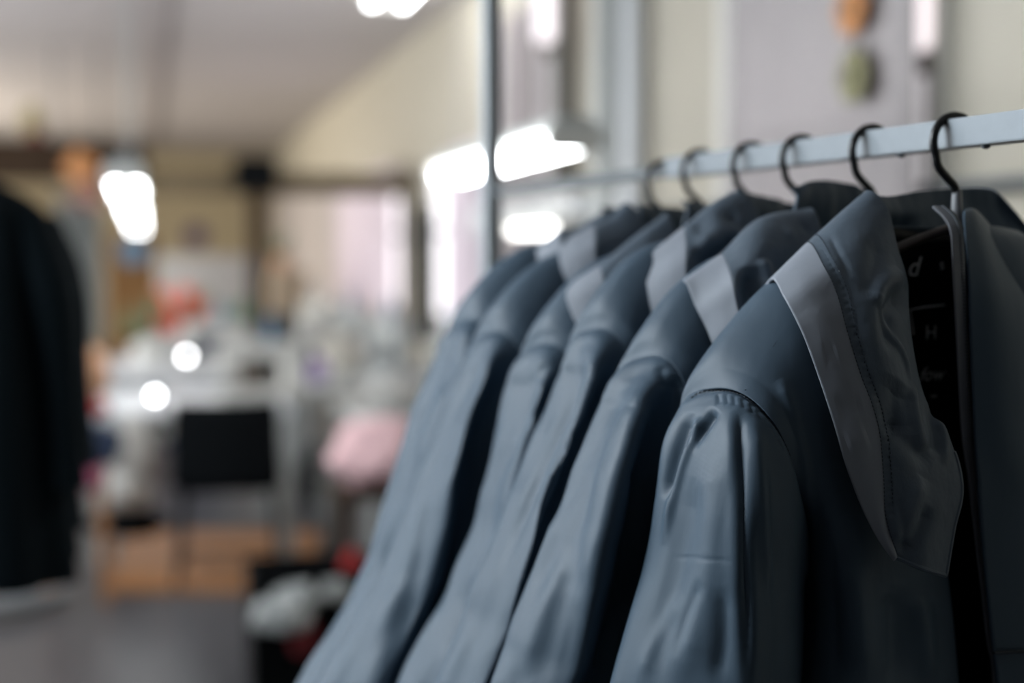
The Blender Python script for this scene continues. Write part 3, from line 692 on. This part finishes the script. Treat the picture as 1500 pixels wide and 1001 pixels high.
# collar leaf nets: outer edge | stitched seam | middle | inner edge, top to bottom
LEAF = {
0: dict(
 outer=[(1110,440,-.045),(1132,409,-.002),(1150,436,.030),(1166,466,.045),(1181,499,.055),(1203,560,.066),(1224,625,.074),(1241,684,.078),(1264,744,.082),(1287,789,.085),(1310,821,.087)],
 seam=[(1165,390,-.045),(1185,357,-.006),(1207,391,.035),(1226,434,.053),(1241,490,.066),(1260,550,.076),(1277,595,.082),(1288,640,.085),(1293,700,.088),(1296,760,.088),(1313,816,.088)],
 mid=[(1215,355,-.045),(1228,317,-.006),(1252,352,.030),(1278,405,.055),(1290,468,.072),(1306,540,.082),(1324,600,.088),(1336,660,.092),(1343,720,.096),(1346,780,.098),(1350,832,.098)],
 inner=[(1255,320,-.040),(1270,281,-.008),(1297,302,.012),(1313,362,.030),(1327,412,.042),(1333,490,.058),(1352,580,.070),(1392,650,.082),(1408,715,.090),(1396,776,.094),(1385,843,.096)]),
1: dict(
 outer=[(1000,440,-.040),(1004,411,0),(1020,448,.028),(1035,478,.040),(1050,514,.050),(1075,570,.055),(1105,640,.060)],
 seam=[(1045,405,-.040),(1057,374,0),(1072,405,.028),(1080,445,.042),(1092,490,.050),(1115,560,.056),(1140,640,.060)],
 mid=[(1095,370,-.040),(1112,322,0),(1122,360,.025),(1128,420,.040),(1140,480,.052),(1160,560,.056),(1175,640,.060)],
 inner=[(1155,345,-.040),(1188,306,0),(1205,350,.020),(1215,410,.030),(1220,480,.045),(1230,560,.052),(1230,640,.058)]),
2: dict(
 outer=[(950,420,-.040),(961,368,0),(948,396,.016),(950,427,.032),(960,478,.045),(975,520,.050),(1000,580,.052)],
 seam=[(995,385,-.040),(1002,334,0),(1006,365,.022),(1006,406,.036),(1012,450,.046),(1030,500,.050),(1050,560,.052)],
 mid=[(1040,345,-.040),(1045,298,0),(1060,330,.022),(1065,375,.030),(1075,430,.042),(1090,480,.048),(1100,550,.052)],
 inner=[(1070,315,-.040),(1080,280,0),(1105,305,.014),(1120,350,.022),(1130,400,.032),(1140,460,.042),(1150,540,.050)]),
3: dict(
 outer=[(835,450,-.040),(848,410,0),(831,428,.016),(836,455,.030),(851,486,.042),(875,530,.046)],
 seam=[(866,432,-.040),(876,392,0),(883,405,.018),(887,435,.030),(895,470,.042),(920,520,.046)],
 mid=[(912,395,-.040),(925,352,0),(935,375,.016),(940,410,.026),(950,450,.038),(970,500,.046)],
 inner=[(962,350,-.040),(976,314,0),(990,340,.012),(1000,375,.022),(1010,420,.034),(1020,480,.044)]),
4: dict(
 outer=[(822,400,-.040),(836,350,0),(821,369,.014),(823,392,.026),(833,417,.036),(850,460,.044)],
 seam=[(862,374,-.040),(870,331,0),(873,352,.018),(873,381,.028),(880,410,.036),(890,450,.044)],
 mid=[(886,352,-.040),(894,318,0),(905,345,.016),(912,370,.026),(920,400,.034),(930,440,.042)],
 inner=[(902,330,-.040),(916,298,0),(940,320,.012),(950,350,.022),(960,390,.032),(965,430,.040)]),
5: dict(
 outer=[(770,405,-.040),(790,364,0),(782,378,.014),(788,400,.026),(800,430,.036),(815,460,.044)],
 seam=[(800,378,-.040),(818,339,0),(822,355,.018),(827,380,.028),(835,410,.036),(845,440,.044)],
 mid=[(832,360,-.040),(846,333,0),(856,350,.016),(862,370,.026),(870,400,.034),(880,440,.042)],
 inner=[(866,340,-.040),(882,312,0),(892,330,.012),(900,350,.022),(910,390,.032),(915,430,.040)]),
}
OUT = [
 [(1005,574),(988,608),(974,639),(964,709),(961,738),(944,830),(924,890),(910,950),(897,1001)],
 [(906,546),(894,572),(880,598),(858,650),(814,770),(772,872),(745,955),(731,1001)],
 [(842,510),(830,546),(815,600),(797,650),(740,770),(690,890),(667,955),(652,1001)],
 [(761,534),(740,594),(720,655),(688,770),(650,880),(625,955),(608,1001)],
 [(698,500),(672,560),(648,620),(590,770),(545,880),(515,955),(497,1001)],
 [(662,507),(641,563),(610,640),(574,724),(520,860),(468,978),(457,1001)]]
PEAK = [(1048,570),(952,524),(872,484),(797,506),(722,488),(684,470)]
OUTA = []
for k in range(6):
    pts = [loc_(lift(x, y, RHO[k]+.035)) for x, y in OUT[k]]
    OUTA.append((np.array([p[1] for p in pts])[::-1], np.array([p[0] for p in pts])[::-1]))
PZ = [loc_(lift(x, y, RHO[k]))[1] for k, (x, y) in enumerate(PEAK)]
PA = [loc_(lift(x, y, RHO[k]))[0] for k, (x, y) in enumerate(PEAK)]
def smooth(x): x = np.clip(x, 0, 1); return x*x*(3-2*x)
def warp(G, k):
    """(a,z,off) template -> world, shaped for jacket k"""
    G = np.asarray(G, float); a, z, o = G[..., 0].copy(), G[..., 1].copy(), G[..., 2].copy()
    if k:
        dz = PZ[k]-PZ[0]
        z1, a1 = OUTA[0]; z2, a2 = OUTA[k]
        zq = z
        base = np.interp(zq, z2-dz*0, a2)-np.interp(zq, z1, a1)
        top = PA[k]-PA[0]
        m = smooth((zq-1.33)/.05); dx = base*(1-m)+top*m
        left = smooth((np.abs(a)-.12)/.13)
        a = a+np.where(a < 0, dx, -dx)*left
        z = z+dz*smooth((np.abs(a)-.06)/.16)*smooth((z-1.0)/.3)
        o = np.where(o > 0, o*.70, o*.92)
    return (S0+a)[..., None]*np.array(S)+(RHO[k]-o)[..., None]*np.array(R)+z[..., None]*np.array((0, 0, 1.))
def liftnet(rows, k):
    return np.array([[tuple(lift(x, y, RHO[k]-o)) for x, y, o in r] for r in rows])
FOLDS_SLEEVE = {0: [
 ([(1083,600),(1084,640),(1087,720),(1092,850),(1096,1001)], .0042, -.006),
 ([(1106,612),(1112,680),(1118,780),(1124,900)], .0045, .004),
 ([(1050,600),(1035,625),(1010,658)], .0042, -.0062),
 ([(1023,612),(1022,630),(1006,668),(985,735),(972,800)], .0035, .004),
 ([(1014,604),(1002,640),(986,690),(976,735)], .0055, -.006),
 ([(1005,590),(1024,578),(1048,571),(1077,573),(1096,583),(1115,599),(1132,619),(1146,642),(1158,668),(1168,704)], .0020, -.0035),
 ([(985,815),(1030,819),(1080,822)], .0009, -.0006),
 ([(1040,640),(1045,760),(1030,900),(1000,1001)], .012, .005),
 ([(1020,700),(1000,820),(960,980)], .010, -.003),
 ([(1060,860),(1062,930),(1050,1001)], .005, -.0025),
 ([(1035,850),(1010,900),(990,960)], .004, -.002),
 ([(1000,870),(965,930),(935,1001)], .006, .002),
 ]+[([(x, y+3), (x+dx, y+20)], .0018, -.0013) for x, y, dx in [(1052,574,2),(1063,574,3),(1075,576,2),(1086,580,5),(1098,588,6),(1108,597,8),(1119,610,9),(1129,622,10),(1139,640,9)]],
 1: [([(990,550),(986,580),(984,620),(984,680)], .007, -.006), ([(968,535),(972,570)], .004, -.0025),
     ([(912,560),(890,600),(850,700),(800,830),(760,940)], .012, -.004), ([(940,560),(925,650),(890,780),(850,900)], .014, .005),
     ([(945,830),(905,900),(870,980)], .008, -.005), ([(925,700),(915,800)], .006, -.003), ([(840,800),(800,900),(770,1001)], .010, .004)],
 2: [([(880,500),(850,600),(800,720)], .010, .004), ([(860,520),(835,600),(790,700),(730,850)], .008, -.005)],
 3: [([(785,530),(770,600),(735,700)], .010, -.006), ([(800,530),(790,560)], .006, -.004), ([(700,850),(660,950)], .01, -.004)],
 4: [([(640,700),(600,820),(560,940)], .012, .006), ([(620,860),(560,1001)], .01, -.006)],
 5: [([(655,560),(610,680)], .012, .004)]}
FOLDS_BODY = {0: [
 ([(1142,556),(1150,575),(1164,610),(1174,650),(1184,710),(1192,800)], .0036, .0030),
 ([(1162,600),(1186,660),(1204,760)], .006, -.002),
 ([(1170,462),(1150,486),(1127,517),(1108,547),(1090,576)], .0011, -.0012),
 ([(1240,820),(1255,900),(1262,1001)], .010, .006), ([(1215,760),(1220,900),(1225,1001)], .010, -.007),
 ([(1345,870),(1352,930),(1360,1001)], .008, .006), ([(1310,860),(1312,1001)], .010, -.006)]}
PUCK = crom(np.array([(1190,362),(1209,391),(1229,434),(1244,490),(1263,550),(1280,595),(1290,640),(1295,700),(1298,755)], float)[:, None, :], 40)[:, 0]
FOLDS_LEAF = {0: [([(x-1, y+1), (x+6, y-1), (x+12, y-3)], .0012, (-.0011, -.0007, -.0013)[i % 3]) for i, (x, y) in enumerate(PUCK)]+[
 ([(1285,345),(1280,400),(1272,440)], .006, -.003), ([(1215,345),(1232,380),(1246,410)], .0022, -.0014),
 ([(1330,410),(1302,405),(1286,425),(1287,450)], .006, .005), ([(1327,440),(1303,440),(1298,470),(1312,520)], .007, -.007),
 ([(1285,432),(1298,470),(1320,515),(1332,560)], .0022, .0028),
 ([(1312,640),(1310,600),(1320,560)], .010, -.008), ([(1335,560),(1338,600),(1346,640),(1352,660)], .004, .004),
 ([(1362,590),(1368,640),(1370,668)], .004, -.004), ([(1372,610),(1384,640),(1380,680)], .003, .003),
 ([(1300,800),(1330,750),(1350,700)], .006, .005), ([(1318,812),(1345,780),(1360,740)], .005, -.005), ([(1318,810),(1322,780),(1318,730)], .003, -.003),
 ([(1300,620),(1330,650),(1365,680)], .006, -.004)],
 1: [([(1096,390),(1102,430),(1118,470)], .007, -.012), ([(1115,380),(1130,430)], .004, .006), ([(1112,330),(1150,328),(1190,345)], .004, -.005), ([(1120,350),(1165,352)], .005, .005)],
 2: [([(1020,345),(1050,330),(1085,322)], .006, -.010), ([(1020,365),(1060,350),(1090,340)], .006, .006), ([(1020,400),(1050,375),(1080,350)], .008, -.008)],
 3: [([(905,410),(915,425),(935,430)], .008, -.007)]}
def stitches(mb, pts, step=.0032, ln=.0019, r=.00035, lift_=.0009):
    """short raised threads along a path of world points"""
    pts = [Vector(p) for p in pts]; acc = 0
    for p, q in zip(pts, pts[1:]):
        d = (q-p).length; u = (q-p)/max(d, 1e-9); s = -acc
        while s+step < d+1e-9:
            s += step
            if s < 0: continue
            c = p+u*s; mb.tube([c-u*ln/2, c+u*ln/2], r, 5)
        acc = d-s
    return mb
def path_on(G, col, n=None, off=.0008):
    """polyline following grid column `col` of a patch, lifted a little toward its outside"""
    N = normals(G, False); toC = np.array(CAM)-G; sg = np.sign((N*toC).sum(2, keepdims=True)); return [Vector(p) for p in (G+N*sg*off)[:, col]]

def hanger(k):
    a_, z_ = 0, RAILZ
    base = rk(0, 1.5, RHO[k])
    words = ['first from the front', 'second', 'third', 'fourth', 'fifth', 'last']
    t = thing('clothes_hanger', HL[k], 'hanger', base, 'black hangers on the rail')
    rr = RHO[k]; top = RAILZ+(.0125 if RHO[k] < rail_rho(985) else .0045); rad = .0238; w_ = .0038; cz = top+w_-rad+.0002+.0
    pts = []
    for d in np.linspace(12, 205, 22):
        pts.append(rk(rad*math.cos(math.radians(d)), cz+rad*math.sin(math.radians(d)), rr))
    for a, z in crom(np.array([(rad*math.cos(math.radians(208)), cz+rad*math.sin(math.radians(208))), (-.0185, cz-.021), (-.0085, cz-.031), (0, cz-.0385), (.003, cz-.048), (.003, cz-.056)])[:, None, :], 14)[:, 0]:
        pts.append(rk(a, z, rr))
    zb = cz-.056
    n = len(pts); MB().tube(pts, [w_*(.75 if i < 2 else 1) for i in range(n)], 14).build('hook', M['hook'], t)
    MB().tube([rk(.003, zb+.014, rr), rk(.003, zb, rr), rk(.003, 1.500, rr)], [.0042, .0048, .0048], 16).build('neck', M['neck'], t)
    def arm(s):
        p = crom(np.array([(0, 1.508), (s*.06, 1.489), (s*.12, 1.462), (s*.185, 1.418), (s*.21, 1.390)])[:, None, :], 16)[:, 0]
        MB().tube([rk(a, z, rr) for a, z in p], [.0042]*11+[.005, .007, .008, .008, .005], 12).build('arm', M['arm'], t)
    arm(-1); arm(1)
    return t
HL = ['black hanger hook nearest the camera, its grey neck showing above the open front jacket',
      'black hanger hook second along the rail, curling behind the front jacket\'s folded collar',
      'black hanger hook third along the rail from the camera',
      'black hanger hook fourth along the rail, blurred',
      'blurred black hanger hook fifth along the rail, second from the far end',
      'most blurred black hanger hook, farthest along the rail']
JL = ['nearest blue-grey nylon jacket hanging open, wide collar folded out over its black lining',
      'second blue-grey jacket, square pointed grey collar facing, directly behind the open front one',
      'third blue-grey jacket from the front, rounded pale grey collar facing',
      'fourth blue-grey jacket, narrow sleeve, blurred collar facing half hidden by its neighbour',
      'fifth blue-grey jacket, small blurred grey collar facing, second from the far end',
      'farthest blue-grey jacket on the rail, most blurred, outermost left sleeve edge']
for k in range(6):
    hanger(k)
    j = thing('jacket', JL[k], 'jacket', rk(0, ZH, RHO[k]), 'blue-grey jackets in a row on the rail')
    f = [1, .6, .45, .4, .35, .35][k]
    nz, na = int(340*f), int(230*f)
    # sleeves
    Sk = SL.copy()
    if k:      # how far the front pleat of this sleeve stands out
        fs = [0, .62, .25, .45, .6, .7][k]
        for li in range(1, len(Sk)):
            w_l = min(1, li/3); mm = np.array([1, 1+(fs*1.1-1)*w_l, 1+(fs-1)*w_l, 1+((fs+.7)/1.7-1)*w_l, 1, 1, 1, 1])
            Sk[li, :, 0] = Sk[li, 0, 0]+(Sk[li, :, 0]-Sk[li, 0, 0])*mm; Sk[li, 3, 2] *= 1-.45*w_l
    G = warp(crom(np.swapaxes(crom(np.swapaxes(Sk, 0, 1), na, True), 0, 1), nz), k)
    cen = lambda Q: Q-Q.mean(1, keepdims=True)
    G = drape(G, True, .006 if k == 0 else .0085, 14, 3.0, 11+k, 'u')
    G = creases(G, True, FOLDS_SLEEVE.get(k, []), cen)
    slv = grid_obj('sleeve', G, M['shell'], j, True)
    mir = SL.copy(); mir[..., 0] *= -1
    G2 = warp(crom(np.swapaxes(crom(np.swapaxes(mir, 0, 1), 60, True), 0, 1), 80), k)
    grid_obj('sleeve', drape(G2, True, .006, 14, 3.2, 31+k, 'u'), M['shell'], j, True)
    # body
    nb, nc = int(300*f), int(130*f)
    Gb = warp(crom(np.swapaxes(crom(np.swapaxes(BODY_FRONT, 0, 1), nc), 0, 1), nb), k)
    outb = lambda Q: np.array(CAM)-Q
    Gb = creases(drape(Gb, False, .003, 12, 2.5, 5+k, 'v'), False, FOLDS_BODY.get(k, []), outb)
    bf = grid_obj('front_panel', Gb, M['shell'], j)
    Gr = warp(crom(np.swapaxes(crom(np.swapaxes(RIGHT_FRONT, 0, 1), 60), 0, 1), 120), k)
    grid_obj('front_panel', drape(Gr, False, .004, 12, 2.5, 15+k), M['shell'], j)
    Gk = warp(crom(np.swapaxes(crom(np.swapaxes(BODY_BACK, 0, 1), 60), 0, 1), 80), k)
    grid_obj('back_panel', Gk, M['shell'], j)
    Gl = warp(crom(np.swapaxes(crom(np.swapaxes(LINING, 0, 1), 30), 0, 1), 40), k)
    lin = grid_obj('lining', Gl, M['lining'], j, thick=.0006)
    bc = BACK_COLLAR.copy(); bc[:2, :, 1] += [np.zeros(8), np.array([.010, .020, .014, -.004, -.018, -.02, -.02, -.02]), np.array([.010, .012, .002, -.010, -.018, -.02, -.02, -.02])][k] if k < 3 else np.array([.006, .006, 0, -.010, -.016, -.018, -.018, -.018])
    Gc = warp(crom(np.swapaxes(crom(np.swapaxes(bc, 0, 1), 90), 0, 1), 24), k)
    grid_obj('back_collar', drape(Gc, False, .004, 30, 8, 25+k), M['shell'], j, thick=.003)
    Gq = warp(crom(np.swapaxes(crom(np.swapaxes(RIGHT_LEAF, 0, 1), 40), 0, 1), 60), k)
    grid_obj('collar_leaf', Gq, M['shell'], j, thick=.003)
    # collar leaf with its grey facing
    L = {q: [list(p) for p in v] for q, v in LEAF[k].items()}; n = len(L['outer'])
    if k:
        for i in range(2, n):
            L['outer'][i][2] -= .008; L['seam'][i][2] += .016; L['mid'][i][2] += .014; L['inner'][i][2] += .008
    st = liftnet([[L['outer'][i], tuple((p+q)/2+(.0015 if c == 2 else 0) for c, (p, q) in enumerate(zip(L['outer'][i], L['seam'][i]))), L['seam'][i]] for i in range(n)], k)
    lf = liftnet([[L['seam'][i], L['mid'][i], L['inner'][i]] for i in range(n)], k)
    nr = int(260*f)
    # common seam: interpolate both along v first so that they meet
    Gs = crom(np.swapaxes(crom(np.swapaxes(st, 0, 1), int(70*f)), 0, 1), nr)
    Gf = crom(np.swapaxes(crom(np.swapaxes(lf, 0, 1), int(110*f)), 0, 1), nr)
    Gs = creases(Gs, False, [([(1150,410),(1200,470),(1230,540)], .012, .001), ([(1205,520),(1225,515)], .006, -.001), ([(1225,600),(1262,592)], .006, -.0012), ([(1240,650),(1270,640)], .006, .0012)] if k == 0 else [], outb)
    Gf0 = Gf.copy(); Gf = creases(Gf, False, FOLDS_LEAF.get(k, []), outb)
    m_ = smooth(np.linspace(0, 1, Gf.shape[1])*6)[None, :, None]; Gf = Gf0*(1-m_)+Gf*m_
    cl = grid_obj('collar_leaf', Gf, M['collar'], j, thick=.0026)
    fc = grid_obj('collar_facing', Gs, M['facing'], j, thick=.0030); fc['label'] = 'paler grey facing strip along the collar edge'
    if k < 2:
        e = path_on(Gs, 0, off=.0002)[int(nr*.09):]
        MB().tube(e, .0010, 8).build('edge_piping', M['facing'], j)
    if k == 0:
        s1 = path_on(Gs, -1, off=.0020)[int(nr*.08):]; s2 = path_on(Gf, 15, off=.0018)[int(nr*.08):int(nr*.86)]
        stitches(MB(), s1).build('seam_stitching', M['thread'], j); stitches(MB(), s2, .0036).build('seam_stitching', M['thread'], j)
        # hem band along the leaf's lower edge and corner
        b = [Gf[-1, q]*1 for q in range(0, Gf.shape[1], 4)]+[Gf[q, -1]*1 for q in range(nr-2, int(nr*.70), -4)]
        MB().tube([Vector(p) for p in b], .0022, 8).build('leaf_binding', M['collar'], j)
        # threads laid on the cloth
        def lay(G_, closed, outw, path, off=.0012, n=60):
            X, Y = project(G_); N = normals(G_, closed); N = N*np.sign((N*outw(G_)).sum(2, keepdims=True))
            face = (N*(np.array(CAM)-G_)).sum(2) > 0; pts = []
            for (x, y) in crom(np.array(path, float)[:, None, :], n)[:, 0]:
                d2 = (X-x)**2+(Y-y)**2+np.where(face, 0, 1e6); q = np.unravel_index(np.argmin(d2), d2.shape); pts.append(G_[q]+N[q]*off)
            pts = np.array(pts)
            for _ in range(3): pts[1:-1] = (pts[:-2]+2*pts[1:-1]+pts[2:])/4
            return [Vector(p) for p in pts]
        stitches(MB(), lay(G, True, cen, [(1010,588),(1024,577),(1048,570),(1077,572),(1096,582),(1115,598),(1132,618),(1146,642),(1158,668)]), .0040, .0024, .00055).build('armhole_stitching', M['thread'], j)
        stitches(MB(), lay(Gb, False, outb, [(1170,460),(1150,486),(1127,517),(1108,547),(1092,572)], .0006), .0030, .0022, .00045).build('shoulder_stitching', M['thread'], j)
        # zip tape and its teeth on the right front edge
        Gz = warp(crom(ZIP, 200), 0); Gz = np.stack([Gz[:, 0]*(1-t_)+Gz[:, 1]*t_ for t_ in np.linspace(0, 1, 9)], 1)
        zp = grid_obj('zip_tape', Gz, M['zip'], j, thick=.0022)
        e = path_on(Gz, 6, off=.0016)
        tm = MB(); 
        for q in range(0, len(e)-1): tm.box(e[q], (.0022, .0012, .0014))
        keepchild(tm.build('zip_teeth', M['steel_dark']), j)
        pz = [lift(x, y, R1-.073) for x, y in ((1456, 957), (1480, 955), (1510, 955), (1540, 958))]
        MB().tube(pz, .0016, 8).build('pocket_zip', M['thread'], j)
        # marks printed on the lining and its woven label
        def lin_pt(x, y, up=.0016):
            return lift(x, y, R1+.040-up)
        def text(name, s, x, y, size, ital=0, rot=0):
            cu = bpy.data.curves.new(name, 'FONT'); cu.body = s; cu.size = size; cu.shear = ital; cu.extrude = .0002; cu.align_x = 'CENTER'; cu.align_y = 'CENTER'
            o = bpy.data.objects.new(name, cu); C.objects.link(o); bpy.context.view_layer.update()
            me = bpy.data.meshes.new_from_object(o.evaluated_get(bpy.context.evaluated_depsgraph_get())); bpy.data.objects.remove(o)
            q = link(name, me, M['print']); p = lin_pt(x, y, .006)
            q.matrix_world = Matrix.Translation(p) @ Matrix(((S.x, 0, -R.x, 0), (S.y, 0, -R.y, 0), (0, 1, 0, 0), (0, 0, 0, 1))) @ Matrix.Rotation(rot, 4, 'Z')
            mw = q.matrix_world.copy(); q.parent = lin; q.matrix_parent_inverse = Matrix.Identity(4)
            q.matrix_basis = mw
            return q
        text('printed_letter', 'd', 1337, 392, .026, .3)
        text('printed_letter', 's', 1380, 388, .014)
        text('printed_letter', 'H', 1364, 488, .019)
        text('printed_word', 'fow', 1364, 549, .018, .4)
        text('printed_letter', '-', 1368, 577, .03)
        fr = [lin_pt(*p, .006) for p in [(1338,490),(1333,454),(1355,450),(1384,447)]]
        fo = MB().tube(fr, .0009, 6).build('label_border', M['print'], None); fo.parent = lin
